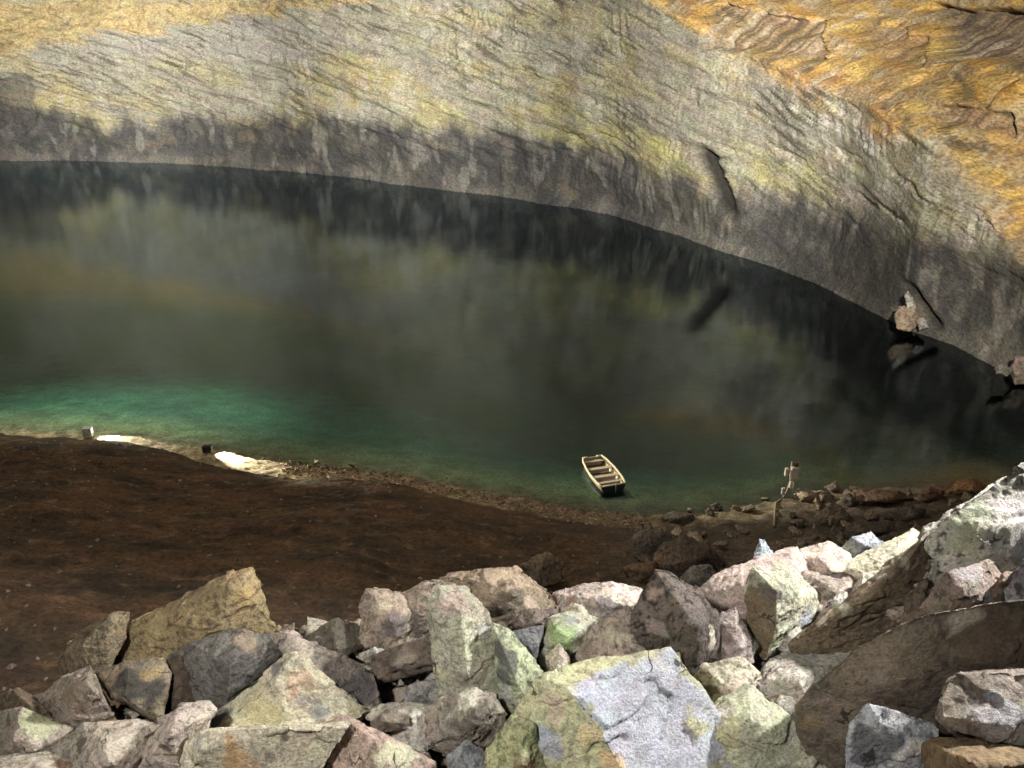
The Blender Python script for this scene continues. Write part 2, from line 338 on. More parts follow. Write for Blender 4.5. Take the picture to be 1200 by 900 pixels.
c = mix(c, [.07, .058, .042], ss(.2, .42, stk)*ss(-.15, .3, fbm(s2*.07, h2*.14, 83, 3))*.7*ss(12, 15, h2))
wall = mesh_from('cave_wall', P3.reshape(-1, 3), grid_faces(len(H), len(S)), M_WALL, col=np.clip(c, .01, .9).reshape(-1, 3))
st = wall.data.attributes.new('Strata', 'FLOAT_VECTOR', 'POINT'); st.data.foreach_set('vector', np.stack([P3[..., 0]*.5, P3[..., 1]*.5, u*1.1 + .3*warp], -1).astype(np.float32).ravel())
tag(wall, kind='structure')

# ------------------------------------------------------------ rocks
def dplane(px, py):
    px = float(px); z = 14.9 + 1.7*float(ss(950, 1180, px)); return float(at_z(px, py, z)[1])
def dground(px, py):
    d = np.linspace(9, 70, 1200); P = at_d(np.full(1200, float(px)), np.full(1200, float(py)), d)
    hit = np.nonzero(P[:, 2] < np.maximum(ground_z(P[:, 0], P[:, 1]), 0))[0]
    return float(d[hit[0]]) if len(hit) else 40.0
def finish_rock(name, hull_pts, col, patches, voxel, mat, amp, seed, chips, contrast=.35):
    bm = bmesh.new()
    for p in hull_pts: bm.verts.new(p)
    r = bmesh.ops.convex_hull(bm, input=bm.verts)
    bmesh.ops.delete(bm, geom=[v for v in bm.verts if not v.link_faces], context='VERTS')
    bmesh.ops.recalc_face_normals(bm, faces=bm.faces)
    bvh = BVHTree.FromBMesh(bm)
    me = bpy.data.meshes.new(name); bm.to_mesh(me); bm.free()
    tmp = bpy.data.objects.new('stone_blank', me); COL.objects.link(tmp)
    ext = max(max(p[k_] for p in hull_pts)-min(p[k_] for p in hull_pts) for k_ in range(3)); md = tmp.modifiers.new('r', 'REMESH'); md.mode = 'SHARP'; md.octree_depth = int(np.clip(round(math.log2(ext/.9/voxel)+.1), 4, 7)); md.scale = .9; md.use_remove_disconnected = False
    dg = bpy.context.evaluated_depsgraph_get(); me2 = bpy.data.meshes.new_from_object(tmp.evaluated_get(dg))
    bpy.data.objects.remove(tmp); bpy.data.meshes.remove(me)
    n = len(me2.vertices); V = np.empty(n*3, np.float32); me2.vertices.foreach_get('co', V); V = V.reshape(-1, 3).astype(float)
    NN = np.empty(n*3, np.float32); me2.vertices.foreach_get('normal', NN); NN = NN.reshape(-1, 3).astype(float)
    cen = V.mean(0); size = float(np.cbrt(np.prod(np.ptp(V, axis=0)))); rg = np.random.default_rng(seed)
    for i in range(chips*2):                                          # knocked-off corners
        d = rg.normal(size=3); d /= np.linalg.norm(d); q = (V-cen) @ d; h = q.max()*rg.uniform(.935, 1.0)
        over = np.clip(q-h, 0, None); V -= over[:, None]*d*.92
    o3 = seed*3.71; a = V/size
    disp = amp*size*(.38*fbm(a[:, 0]*1.6+o3, a[:, 1]*1.6, a[:, 2]*1.6, 3) - .18*rid(a[:, 0]*2.6+o3, a[:, 1]*2.6, a[:, 2]*2.6, 3)*.5 + .12)
    disp += 1.0*amp*size*(np.floor(2.6*fbm(a[:, 0]*1.7, a[:, 1]*1.7+o3, a[:, 2]*3.2, 3) + .3)/2.6)
    disp -= .35*amp*min(size, .8)*ss(.28, .40, fbm(a[:, 0]*4+o3+9, a[:, 1]*4, a[:, 2]*4, 4))
    disp += voxel*.55*fbm(V[:, 0]*9, V[:, 1]*9+o3, V[:, 2]*9, 3)
    V += NN*disp[:, None]
    col = np.array(col, float)
    f1 = fbm(V[:, 0]*2.2/max(size, .4)+o3, V[:, 1]*2.2/max(size, .4), V[:, 2]*2.2/max(size, .4), 5, .65)
    c = np.broadcast_to(col, V.shape)*(1 + contrast*np.clip(f1, -1, 1))[:, None]
    g2 = fbm(V[:, 0]*11+o3, V[:, 1]*11, V[:, 2]*7, 4, .7); c = c*(1 - np.clip(contrast*1.5*ss(.12, .45, g2), 0, .85))[:, None]
    wv = np.stack([fbm(V[:, 0]*3+1, V[:, 1]*3, V[:, 2]*3+o3, 4), fbm(V[:, 0]*3+31, V[:, 1]*3, V[:, 2]*3, 4), fbm(V[:, 0]*3+61, V[:, 1]*3, V[:, 2]*3, 4)], -1)
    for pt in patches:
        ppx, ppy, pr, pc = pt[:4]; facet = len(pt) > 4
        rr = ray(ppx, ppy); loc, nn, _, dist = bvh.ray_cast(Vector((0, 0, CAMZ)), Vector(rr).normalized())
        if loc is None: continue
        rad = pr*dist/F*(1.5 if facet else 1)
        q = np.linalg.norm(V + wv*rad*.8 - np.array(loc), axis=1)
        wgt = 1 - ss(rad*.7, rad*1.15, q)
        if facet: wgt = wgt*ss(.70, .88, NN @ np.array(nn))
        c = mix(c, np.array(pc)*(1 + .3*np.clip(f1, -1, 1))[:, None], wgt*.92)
    me2.vertices.foreach_set('co', V.astype(np.float32).ravel()); me2.update()
    me2.polygons.foreach_set('use_smooth', np.ones(len(me2.polygons), bool))
    c = mix(c, (c @ np.array([.3, .59, .11]))[:, None]*np.array([1.02, 1.0, .95]), np.full(len(c), .20)); set_col(me2, np.clip(c, .008, .85)); me2.materials.clear(); me2.materials.append(mat); me2.name = name
    o = bpy.data.objects.new(name, me2)
    base = Vector((cen[0], cen[1], V[:, 2].min()))
    me2.transform(Matrix.Translation(-base)); o.location = base
    COL.objects.link(o); return o
RSEED = [10]
def rock(label, pts, col, patches=(), name='boulder', cat='boulder', inner=(), thick=.75, tilt=.35, side=.22, d=None, dd=0.0,
         voxel=.02, mat=None, amp=.035, chips=5, group=None, contrast=.35, grow=1.11):
    RSEED[0] += 1; rg = np.random.default_rng(RSEED[0])
    p = np.array([q[:2] for q in pts], float); cxp, cyp = p.mean(0); pts = [(cxp+(q[0]-cxp)*grow, cyp+(q[1]-cyp)*grow, *q[2:]) for q in pts]; p = np.array([q[:2] for q in pts], float); w_, h_ = np.ptp(p[:, 0]), np.ptp(p[:, 1])
    yb = np.sort(p[:, 1])[-max(2, len(p)//3):].mean()
    d0 = (dplane(cxp, yb) if d is None else d) + dd
    dist = float(np.linalg.norm(at_d(cxp, cyp, d0) - np.array([0, 0, CAMZ]))); mpp = dist/F
    P = []; offs = []
    for q in pts:
        o_ = q[2] if len(q) > 2 else tilt*(yb - q[1])*mpp*1.3 + side*abs(q[0]-cxp)/w_*2*w_*mpp*.6 + rg.uniform(-.06, .06)*w_*mpp
        offs.append(o_); P.append(at_d(q[0], q[1], d0 + o_))
    for q in inner: P.append(at_d(q[0], q[1], d0 + q[2]))
    if not inner:
        for i in range(2):
            q = (cxp + rg.uniform(-.22, .22)*w_, cyp + rg.uniform(-.2, .2)*h_)
            P.append(at_d(q[0], q[1], d0 + tilt*(yb-q[1])*mpp*1.3 - rg.uniform(.05, .2)*w_*mpp))
    th = thick*max(w_, h_)*mpp
    for q, o_ in zip(pts, offs):
        s_ = rg.uniform(.7, .86)
        P.append(at_d(cxp + (q[0]-cxp)*s_, cyp + (q[1]-cyp)*s_, d0 + max(o_, 0)*.5 + th*rg.uniform(.8, 1.1)))
    o = finish_rock(name, P, col, patches, voxel, mat or M_ROCK, amp, RSEED[0], chips, contrast)
    return tag(o, label, cat, group)

CREAM = (.50, .46, .34); PINK = (.47, .36, .31); GREY = (.24, .225, .205); BROWN = (.22, .155, .095); PALE = (.50, .47, .40); LICH = (.40, .44, .24)
DARK = (.07, .06, .052); OCH = (.33, .24, .10); TAN = (.34, .27, .19); BLUE = (.36, .38, .45)
# left of the pile
rock('large ochre boulder with a smooth sloping front, highest at the left end of the pile', [(128,752),(158,729),(203,706,.55),(270,678,.6),(288,674,.55),(322,745,.35),(300,764),(215,782),(140,778)], OCH,
     [(290,700,16,(.42,.30,.10)),(235,690,22,(.20,.14,.06)),(180,735,18,(.38,.30,.12))], inner=[(210,716,.18),(280,684,.25)], thick=.5, dd=.2)
rock('lumpy tan boulder touching the left end of the large ochre boulder', [(74,772),(95,745),(130,720),(148,722),(142,748),(128,770),(120,795),(90,803),(76,790)], (.25,.19,.10), dd=.25)
rock('dark streaked block wedged beneath the large ochre boulder', [(116,792),(150,776),(190,774),(198,790),(190,838),(180,846),(135,818)], (.24,.19,.12), [(150,812,36,(.04,.036,.03)),(180,785,12,OCH)])
rock('brown stone with a triangular shaded face right of the black streaked block', [(196,775),(212,770),(228,812),(222,836),(195,838),(186,815)], (.10,.065,.04), dd=.15)
rock('pinkish grey plate with a sharp ridge standing at the left edge of the pile', [(40,828),(75,797),(104,783),(136,848),(120,856),(80,856),(52,842)], (.36,.29,.22), [(85,815,16,(.26,.19,.12)),(110,830,12,(.42,.34,.27))], inner=[(106,800,-.12)])
rock('thin brown plate lying at the far left behind a green tinged plate', [(-20,826),(20,812),(36,820),(84,858),(60,872),(-20,862)], (.22,.15,.09), dd=.1)
rock('triangular plate with a pale green rim in the bottom left corner', [(-20,842),(25,831),(50,842),(84,858),(60,882),(20,890),(-20,892)], (.40,.34,.26), [(45,846,18,(.44,.46,.26)),(15,870,18,(.38,.31,.24))])
rock('broad flat beige slab below the pinkish plate with the sharp ridge', [(70,878),(100,850),(160,846),(188,850),(164,882),(156,915),(60,915),(60,892)], (.44,.37,.29), [(95,872,9,(.10,.08,.06)),(140,868,16,(.48,.41,.33))])
rock('low beige slab in the bottom left corner with a rusty red patch', [(-20,892),(55,884),(92,892),(98,925),(-20,925)], (.42,.36,.28), [(75,900,14,(.26,.14,.08))])
rock('upright pinkish stone with a dark crack left of the bright cream boulder', [(152,912),(163,880),(180,858),(212,826),(242,826),(250,836),(226,862),(214,915)], (.43,.36,.30), [(195,878,9,(.13,.10,.08)),(178,885,14,(.48,.37,.29))], inner=[(200,860,-.1)])
rock('dark grey slab with scratched face above the bright cream boulder', [(203,770),(226,757),(282,741),(322,747),(338,768),(302,802),(266,830),(240,828),(226,815)], (.125,.115,.10), [(212,785,14,(.40,.34,.27)),(290,748,16,(.28,.21,.14)),(275,790,20,(.09,.083,.075))], inner=[(270,775,.0)], thick=.5)
rock('long brownish grey slab running right from behind the bright cream boulder', [(316,744),(345,748),(402,768),(432,790),(442,824),(424,836),(395,830),(345,768)], (.24,.20,.17), [(350,757,22,(.40,.34,.27)),(420,815,26,(.10,.088,.085))])  # lit top left end painted as a pale patch
rock('bright cream boulder with a pointed top and rusty speckles', [(343,770,.45),(372,790,.4),(424,832,.25),(404,845,.05),(350,850,-.05),(290,862,-.05),(250,856,.1),(232,850,.4),(270,822,.5),(310,790,.5),(334,772,.5)], (.54,.49,.33),
     [(348,800,17,(.50,.34,.22)),(366,830,14,(.30,.29,.27)),(300,838,26,(.52,.45,.24)),(255,840,16,(.13,.12,.11)),(322,785,8,(.17,.16,.15))], inner=[(322,798,.2),(268,846,.12)], contrast=.25)  # dark grey patches along the left edge are painted shade
rock('cream block with an orange stain under the bright pointed boulder', [(218,868,.35),(250,858,.1),(298,862,.0),(350,852,.0),(404,846,.1),(385,868,.05),(362,920,-.1),(216,920,.1)], (.53,.48,.34), [(272,888,22,(.52,.32,.13)),(330,870,7,(.14,.12,.10)),(232,868,8,(.40,.41,.42)),(318,886,7,(.20,.17,.13)),(240,862,5,(.05,.045,.04)),(270,862,5,(.05,.045,.04))], inner=[(240,880,-.05)], contrast=.25, dd=-.05)
rock('pinkish brown boulder at the bottom edge right of the bright cream boulder', [(388,852),(402,845),(440,856),(502,892),(508,925),(345,925),(368,884)], (.36,.26,.20), [(470,885,30,(.44,.42,.28)),(395,868,16,(.28,.17,.13))])
rock('flat pale grey slab behind the bumpy dark oval stone', [(430,838),(450,826),(515,826),(524,842),(495,882),(462,872)], (.46,.43,.36), [(448,842,10,(.15,.12,.10))], tilt=.7)
rock('small brown stone lying on the pale grey slab', [(436,846),(448,838),(476,838),(478,848),(462,856),(440,860)], (.18,.14,.10), name='stone', cat='stone', dd=-.3, voxel=.02)
rock('bumpy oval stone with shaded lower side and lit cream top, beneath the tall pillar', [(494,862),(514,826),(545,812),(576,816),(592,838),(586,864),(562,880),(530,884),(502,874)], (.26,.22,.17), [(545,822,24,(.50,.47,.36)),(562,850,26,(.11,.09,.07))], amp=.05)  # light on the top and shade below painted as patches
rock('small blue grey stone at the bottom edge below the bumpy oval stone', [(526,886),(548,867),(568,884),(576,920),(528,920)], (.22,.225,.25), name='stone', cat='stone', dd=-.1)
# centre
rock('tall upright pillar of greenish grey stone with a pinkish top', [(504,706,.25),(515,692,.35),(545,695,.4),(570,718,.35),(581,745,.3),(583,790,.1),(578,815,.0),(545,822,-.1),(518,818,.0),(516,770,.1),(508,735,.2)], (.40,.39,.28),
     [(535,706,22,(.42,.32,.25)),(570,740,12,(.38,.40,.36)),(520,790,14,(.44,.41,.26))], inner=[(540,718,.02),(548,790,-.22)], thick=.45, contrast=.25)
rock('angular stone half charcoal half pale green leaning on the pillar', [(578,735,.3),(598,740,.35),(634,790,.25),(622,826,0),(606,842,-.05),(586,820,.05),(582,790,.1)], (.40,.44,.26), [(592,770,19,(.085,.085,.08)),(588,795,12,(.085,.085,.08)),(592,815,14,(.35,.36,.30))], inner=[(606,800,-.1)])
rock('dark slate grey cube stone between the pillar and the bright green stone', [(594,742),(636,735),(630,766),(618,786),(602,772)], (.15,.15,.165), dd=.15)
rock('tan angular block at the back edge behind the dark hollow', [(420,748),(430,692),(470,697),(482,720),(490,742),(470,762),(430,758)], (.33,.26,.19), [(462,735,14,(.15,.13,.12)),(445,712,12,(.42,.35,.25))], amp=.06)
rock('dark brown ledge slab overhanging the black hollow left of the pillar', [(424,796,.1),(440,768,.2),(500,748,.3),(517,760,.2),(519,780,.05),(430,803,.0)], (.17,.125,.09), [(480,765,14,(.27,.22,.17))], thick=.4, dd=.2, amp=.05)
rock('dull olive brown stone behind the long brownish grey slab', [(360,748),(395,725),(426,736),(424,757),(400,772),(370,758)], (.12,.10,.065), dd=.1)
rock('small grey wedge stone inside the dark hollow left of the pillar', [(474,812),(482,803),(512,795),(517,828),(474,828)], (.27,.26,.25), [(510,815,7,(.45,.43,.38))], name='stone', cat='stone', voxel=.02, dd=.05)
rock('layered tan ledge stone on the crest behind the pillar', [(494,692),(520,675),(545,678),(558,671),(602,668),(637,690),(652,712),(640,732),(600,742),(570,735),(520,712)], (.30,.22,.14), [(600,705,22,(.13,.10,.07)),(575,680,16,(.38,.29,.19)),(620,716,14,(.45,.33,.27))], amp=.07, thick=.4)
rock('brown flaky stone beneath the layered tan ledge', [(585,725),(620,715),(652,716),(646,735),(610,745),(588,740)], (.19,.14,.11), dd=-.05, amp=.07)
rock('flat pinkish white slab with dark blotches on the crest', [(650,696),(670,689),(716,683),(745,690),(760,702),(748,724),(736,732),(700,728),(655,718)], (.50,.41,.35), [(712,712,17,(.16,.14,.135)),(668,704,9,(.34,.21,.16)),(690,716,9,(.20,.17,.16))], tilt=.8, thick=.3)
rock('bright green lichen covered stone beside the dark slate cube', [(632,754),(645,725),(668,720),(712,728),(704,748),(668,768),(642,764)], (.40,.40,.29), [(655,742,20,(.27,.40,.13)),(660,752,14,(.30,.41,.16)),(668,727,9,(.26,.27,.27))], tilt=.7)
rock('pale pinkish block above the top edge of the big blue grey slab', [(672,778),(690,747),(714,728),(742,725),(754,764),(796,764),(800,784),(740,790),(690,792)], (.46,.36,.29), [(690,765,14,(.36,.25,.19)),(725,745,14,(.50,.43,.33)),(712,775,8,(.12,.09,.07))], tilt=.6, dd=.05)
rock('small post like pink stone below the bright green stone', [(640,768),(655,757),(666,770),(662,802),(642,800)], (.48,.40,.32), name='stone', cat='stone', voxel=.02, dd=.05)
rock('mottled dark brown boulder standing upright with a lit pale right edge', [(749,722,.35),(755,700,.4),(768,672,.5),(781,673,.5),(820,697,.45),(836,722,.6),(842,768,.5),(826,786,.25),(810,806,.05),(795,795,.0),(786,768,.1),(750,757,.25)], (.115,.086,.07),
     [(832,745,12,(.50,.44,.33)),(764,695,9,(.34,.24,.18)),(772,735,14,(.27,.21,.19)),(815,715,16,(.13,.11,.10))], inner=[(818,735,-.02),(790,700,.2)], amp=.05, contrast=.6)  # light on the right edge painted as a cream patch
rock('yellowish pale edge stone between the mottled boulder and the big blue grey slab', [(772,772),(796,766),(806,800),(800,812),(782,795)], (.52,.46,.34), name='stone', cat='stone', dd=-.08)
rock('huge slab with a rough blue grey top and yellow green left side at the bottom', [(636,798,.35),(690,785,.5),(778,767,.75),(802,802,.6),(832,850,.35),(866,925,-.05),(742,925,-.5),(650,925,-.25),(566,925,.1),(596,870,.3),(618,826,.35)], (.42,.42,.23),
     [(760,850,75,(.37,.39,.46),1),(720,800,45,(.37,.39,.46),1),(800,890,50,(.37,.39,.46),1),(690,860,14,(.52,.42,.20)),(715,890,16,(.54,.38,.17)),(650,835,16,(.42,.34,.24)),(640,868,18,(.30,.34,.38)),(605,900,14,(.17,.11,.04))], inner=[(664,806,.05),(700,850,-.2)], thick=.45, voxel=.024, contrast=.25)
rock('olive green stone at the bottom edge below the bumpy oval stone', [(572,880),(600,842),(622,850),(640,890),(640,925),(570,925)], (.32,.34,.15), [(615,898,15,(.17,.11,.045))], dd=-.45)
rock('cream block with a hollow shaded left face below the mottled boulder', [(814,806),(824,780),(868,774),(886,790),(880,820),(850,832),(826,830)], (.50,.45,.34), [(828,812,15,(.12,.08,.05)),(850,812,8,(.40,.30,.25))])  # shade on the left face painted as a dark patch
rock('small pinkish stone between the mottled boulder and the brown fronted block', [(838,724),(862,713),(880,750),(882,774),(862,780),(842,768)], (.38,.31,.29), [(852,745,12,(.20,.15,.14))])
rock('long slab with a pale greenish face and lit edge at the bottom centre right', [(826,840,.3),(850,822,.4),(880,812,.4),(906,838,.35),(990,900,.15),(998,925,0),(885,925,-.25),(872,878,-.1),(838,872,.0)], (.44,.45,.30), [(850,856,20,(.50,.49,.24)),(848,834,14,(.48,.42,.36)),(920,880,24,(.36,.37,.27))], inner=[(880,842,.0)], contrast=.25)
rock('small brown wedge in the hollow under the pale greenish slab', [(850,884),(880,880),(890,925),(855,925)], (.26,.20,.14), name='stone', cat='stone', dd=.1)
# right
rock('long pinkish white slab on the crest behind the brown fronted block', [(806,698),(850,671),(886,655),(930,643),(952,672),(946,705),(880,722),(850,718)], (.52,.40,.35), [(925,675,20,(.48,.43,.33))], tilt=.8, thick=.3, contrast=.2)
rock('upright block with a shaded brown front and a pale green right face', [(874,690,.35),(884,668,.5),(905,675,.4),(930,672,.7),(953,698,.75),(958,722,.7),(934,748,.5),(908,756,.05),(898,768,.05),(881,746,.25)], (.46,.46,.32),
     [(895,725,40,(.17,.12,.065),1),(886,700,30,(.17,.12,.065),1),(900,750,25,(.17,.12,.065),1),(894,688,14,(.13,.10,.085)),(945,722,14,(.33,.36,.40)),(940,690,14,(.50,.50,.34))], inner=[(911,692,.0),(909,740,-.05)], dd=.0, thick=.5)  # brown front painted darker, its shade included
rock('cracked pink crest block right of the long pinkish slab', [(930,652),(946,642),(970,637),(996,650),(1001,678),(975,680),(950,672)], (.53,.43,.36), tilt=.6, thick=.4, contrast=.2)
rock('crumbly pinkish rubble slab below the cracked pink crest block', [(944,674),(996,680),(1006,692),(984,722),(956,735),(948,705)], (.42,.34,.28), [(965,690,8,(.15,.11,.09)),(985,698,8,(.22,.15,.10))], amp=.08, tilt=.7)
rock('pale yellow slab with a ragged underside beneath the grey crest dome', [(992,668),(1000,655),(1066,623),(1079,628),(1062,656),(1036,680),(1010,676)], (.54,.49,.34), tilt=.8, thick=.3, contrast=.2)
rock('rounded blue grey stone on the crest behind the pale yellow slab', [(984,648),(1000,630),(1020,626),(1034,635),(1032,648),(1000,656)], (.33,.35,.41), [(994,642,9,(.42,.44,.35))], dd=.3)
rock('small cream stone wedged against the lit edge of the great tilted slab', [(1000,690),(1012,672),(1028,678),(1024,695),(1006,708)], (.50,.46,.36), name='stone', cat='stone', dd=-.1)
rock('small white stone on the pinkish rubble slab', [(974,705),(984,692),(993,696),(992,712),(980,716)], (.55,.52,.45), name='stone', cat='stone', dd=-.35, voxel=.016)
rock('great tilted slab with a shaded brown underside and lit upper edge', [(932,752,.35),(960,727,.45),(1010,692,.5),(1060,650,.65),(1082,634,.7),(1092,680,.75),(1075,745,.7),(1020,775,.55),(942,764,.4)], (.21,.15,.085),
     [(990,710,9,(.46,.43,.33)),(1030,675,9,(.46,.43,.33)),(960,732,9,(.44,.42,.34)),(1060,655,8,(.40,.37,.28))], inner=[(1010,700,.2),(960,735,.25),(1060,662,.38)], thick=.5)  # light along the upper edge painted as pale patches
rock('dark brown upright stone in the shade right of the great tilted slab', [(1062,700,.4),(1085,680,.5),(1092,700,.5),(1078,740,.3),(1056,746,.3)], (.18,.13,.085), dd=.15)
rock('tall pale boulder with green tint and black speckles at the right edge', [(1092,640,.3),(1112,607,.45),(1150,590,.5),(1175,566,.6),(1196,553,.65),(1275,545,.7),(1275,705,.3),(1205,695,.2),(1180,668,.1),(1120,668,.1)], (.44,.42,.35),
     [(1135,618,24,(.38,.41,.27)),(1172,625,16,(.28,.265,.23)),(1165,650,14,(.26,.25,.21)),(1192,645,14,(.17,.17,.165)),(1190,590,22,(.48,.45,.42))], inner=[(1160,620,.1),(1190,600,.25)], thick=.6, voxel=.024, amp=.05, dd=.3, contrast=.55)
rock('white chunk with a ragged outline against the tall pale boulder', [(1064,684),(1074,640),(1085,620),(1106,610),(1120,650),(1128,668),(1086,694),(1070,694)], (.52,.50,.40), [(1090,632,10,(.30,.26,.23)),(1094,650,5,(.14,.11,.08))], amp=.06, dd=.1)
rock('small rectangular pale stone at the foot of the tall pale boulder', [(1118,655),(1143,652),(1145,664),(1138,674),(1122,672)], (.46,.44,.34), name='stone', cat='stone', voxel=.02, dd=-.05)
rock('reddish brown boulder with a pale upper edge below the white chunk', [(1082,712),(1094,690),(1112,672),(1156,661),(1178,682),(1174,712),(1104,732)], (.25,.19,.145), [(1140,668,13,(.38,.34,.32)),(1160,700,9,(.46,.45,.44))], dd=-.05)
rock('brown stone in the shade under the tall pale boulder', [(1160,690),(1178,672),(1200,672),(1204,705),(1170,715)], (.20,.14,.10), dd=-.02)
rock('blue and white speckled stone at the right edge above the huge brown boulder', [(1182,692),(1200,656),(1275,648),(1275,725),(1186,716)], (.40,.41,.44), [(1192,690,6,(.08,.08,.08))], dd=-.35, amp=.06)
rock('huge brown boulder with a thin lit crest on the right side', [(937,836,.55),(960,802,.5),(1005,766,.42),(1050,741,.38),(1085,727,.36),(1160,713,.36),(1275,704,.36),(1275,815,.3),(1150,830,.3),(1100,870,.3),(1040,905,.35),(990,896,.4),(955,874,.5)], (.18,.138,.092),
     [(1130,724,16,(.42,.35,.27)),(1000,850,38,(.25,.19,.13)),(1050,765,32,(.20,.15,.10)),(1165,760,40,(.12,.08,.05)),(950,850,16,(.26,.19,.08))], inner=[(1040,800,.16),(1150,780,.14)], thick=.5, voxel=.024, amp=.014, dd=.1)  # lit crest and shaded upper right face painted as patches
rock('flat topped grey brown block at the right edge below the huge brown boulder', [(1104,838,.1),(1116,800,.35),(1130,792,.4),(1275,789,.4),(1275,880,0),(1184,872,-.05),(1120,852,.05)], (.27,.215,.165), [(1180,858,30,(.36,.35,.36)),(1165,818,8,(.40,.41,.46))], tilt=.7, dd=-.1, amp=.04)
rock('shaded ochre block in the bottom right corner', [(1092,868),(1180,874),(1275,880),(1275,925),(1088,925)], (.20,.125,.045), dd=.1)
rock('blue grey and white angular stone in front of the huge brown boulder', [(996,905,.15),(1000,850,.3),(1018,829,.35),(1060,850,.3),(1092,852,.3),(1097,886,.1),(1082,925,0),(998,925,0)], (.36,.38,.41), [(1025,880,26,(.10,.105,.115)),(1075,875,12,(.52,.50,.44)),(1055,895,10,(.45,.45,.42))], dd=-.3)
rock('pale grey triangular slab left of the huge brown boulder', [(880,806),(900,777),(930,763),(1000,757),(1014,763),(990,788),(962,824),(950,822),(890,818)], (.48,.45,.38), [(950,775,9,(.30,.28,.26))], tilt=.8, thick=.35)
rock('brown stone in the hollow under the pale grey triangular slab', [(888,822),(935,812),(958,824),(952,848),(920,858),(890,842)], (.20,.15,.10), dd=-.02)
rock('small grey stone with a white top inside the hollow beside the huge brown boulder', [(898,838),(914,814),(930,820),(938,842),(916,852)], (.22,.20,.17), [(914,820,7,(.48,.45,.40))], name='stone', cat='stone', dd=-.2, voxel=.02)
sp_ = rock('pale bluish white splinter sticking up behind the long pinkish slab', [(883,662),(886,648),(890,633),(896,634),(899,646),(905,650),(903,662)], (.55,.62,.70), name='stone_splinter', cat='stone', voxel=.016, dd=.5, amp=.08)
rock('craggy brown ledge between the tan angular block and the tall pillar', [(462,702),(500,687),(528,690),(526,745),(500,768),(470,762),(458,732)], (.27,.21,.15), [(495,735,14,(.14,.12,.10)),(485,705,10,(.38,.30,.22))], amp=.07, dd=.12)
SG = 'small stones in the gaps of the boulder pile'; SL = 'small broken stone wedged in a gap between the boulders of the pile'
rg2 = np.random.default_rng(21)
for (px_, py_, w_, h_) in [(410,792,40,20),(385,748,44,20),(448,772,46,16),(492,776,40,14),(480,752,40,18),(335,752,30,18),(600,852,30,22),(704,792,40,16),(762,792,34,22),(806,832,28,22),(872,802,36,18),(928,752,40,20),(962,748,44,18),(1012,712,34,16),(1072,700,26,30),(1090,722,36,18),(62,826,44,22),(112,864,46,18),(204,852,30,26),(444,872,36,22),(482,892,38,20),(590,722,44,18),(640,738,34,16),(744,738,24,24),(850,792,30,18),(906,802,36,16),(1000,836,32,20),(976,722,40,16),(1040,684,36,14),(1134,690,40,18),(656,790,24,24),(612,800,24,26),(530,700,36,18),(545,828,40,16),(690,722,44,14),(868,760,32,26),(150,866,40,20),(20,880,50,18),(400,838,30,14),(1060,722,46,14)]:
    k_ = int(rg2.integers(6, 8)); an = np.sort(np.arange(k_)/k_*2*math.pi + rg2.uniform(-.35, .35, k_)); tl = rg2.uniform(-.5, .5)
    ex = np.cos(an)*w_*.62*rg2.uniform(.8, 1.15, k_); ey = np.sin(an)*h_*.7*rg2.uniform(.8, 1.15, k_)
    pl = [(px_ + a_*math.cos(tl) - b_*math.sin(tl), py_ + a_*math.sin(tl) + b_*math.cos(tl)) for a_, b_ in zip(ex, ey)]
    rock(SL, pl, [PINK, CREAM, GREY, TAN, PALE, BROWN][int(rg2.integers(6))], name='stone', cat='stone', group=SG, dd=.12, voxel=.018, chips=3)
# beyond the crest and along the shore
def mid(label, pts, col, patches=(), **kw):
    p = np.array([q[:2] for q in pts], float); d = dground(p[:, 0].mean(), p[:, 1].max()); kw.setdefault('voxel', .07); kw.setdefault('amp', .05)
    return rock(label, pts, col, patches, d=d+kw.pop('dd', 0), mat=M_SHORE, **kw)
mid('lone ochre boulder on the dirt slope behind the layered ledge', [(612,662),(640,647),(658,660),(655,680),(630,690),(614,680)], (.20,.145,.08))
mid('square faced grey boulder at the back of the brown rocks by the shore', [(744,630),(750,622),(775,622),(786,628),(778,656),(762,660),(746,652)], (.15,.12,.085))
mid('large dark brown boulder right of the square faced boulder', [(778,640),(800,630),(828,640),(846,656),(840,668),(800,676),(770,668)], (.12,.08,.05))
mid('rusty brown boulder below the square faced boulder', [(766,650),(780,640),(800,655),(798,672),(770,676)], (.17,.10,.05))
mid('pointed rusty stone at the left end of the brown shore rocks', [(730,665),(752,668),(768,658),(770,680),(745,684)], (.17,.10,.05))
mid('rounded grey boulder beside the long pinkish slab', [(795,684),(812,664),(830,662),(842,675),(838,692),(800,695)], (.21,.195,.165), voxel=.05)
mid('small grey boulder between the rounded grey boulder and the pinkish slab', [(845,668),(862,662),(872,672),(868,688),(848,690)], (.17,.15,.12), voxel=.05)
mid('dark flat stone left of the pale splinter', [(846,678),(855,668),(885,666),(888,680),(862,690)], (.09,.08,.065), voxel=.05, dd=2)
mid('tan flat topped stone beside the measuring post', [(932,580),(938,575),(962,575),(974,581),(970,588),(936,590)], (.34,.25,.16))
mid('rounded brown boulder on the rubble shore right of the measuring post', [(958,604),(972,592),(986,594),(996,606),(990,616),(964,616)], (.21,.15,.10))
mid('bright orange brown flat rock at the waterline near the tall pale boulder', [(1108,578),(1122,564),(1140,561),(1155,568),(1150,576),(1122,580)], (.42,.20,.075))
mid('small reddish stone left of the bright orange brown rock', [(1078,580),(1090,571),(1106,576),(1102,586),(1082,588)], (.26,.13,.08))
mid('long orange tinged ridge of rock at the water right of the measuring post', [(990,585),(1010,573),(1050,574),(1068,584),(1050,590),(1000,592)], (.24,.15,.075))
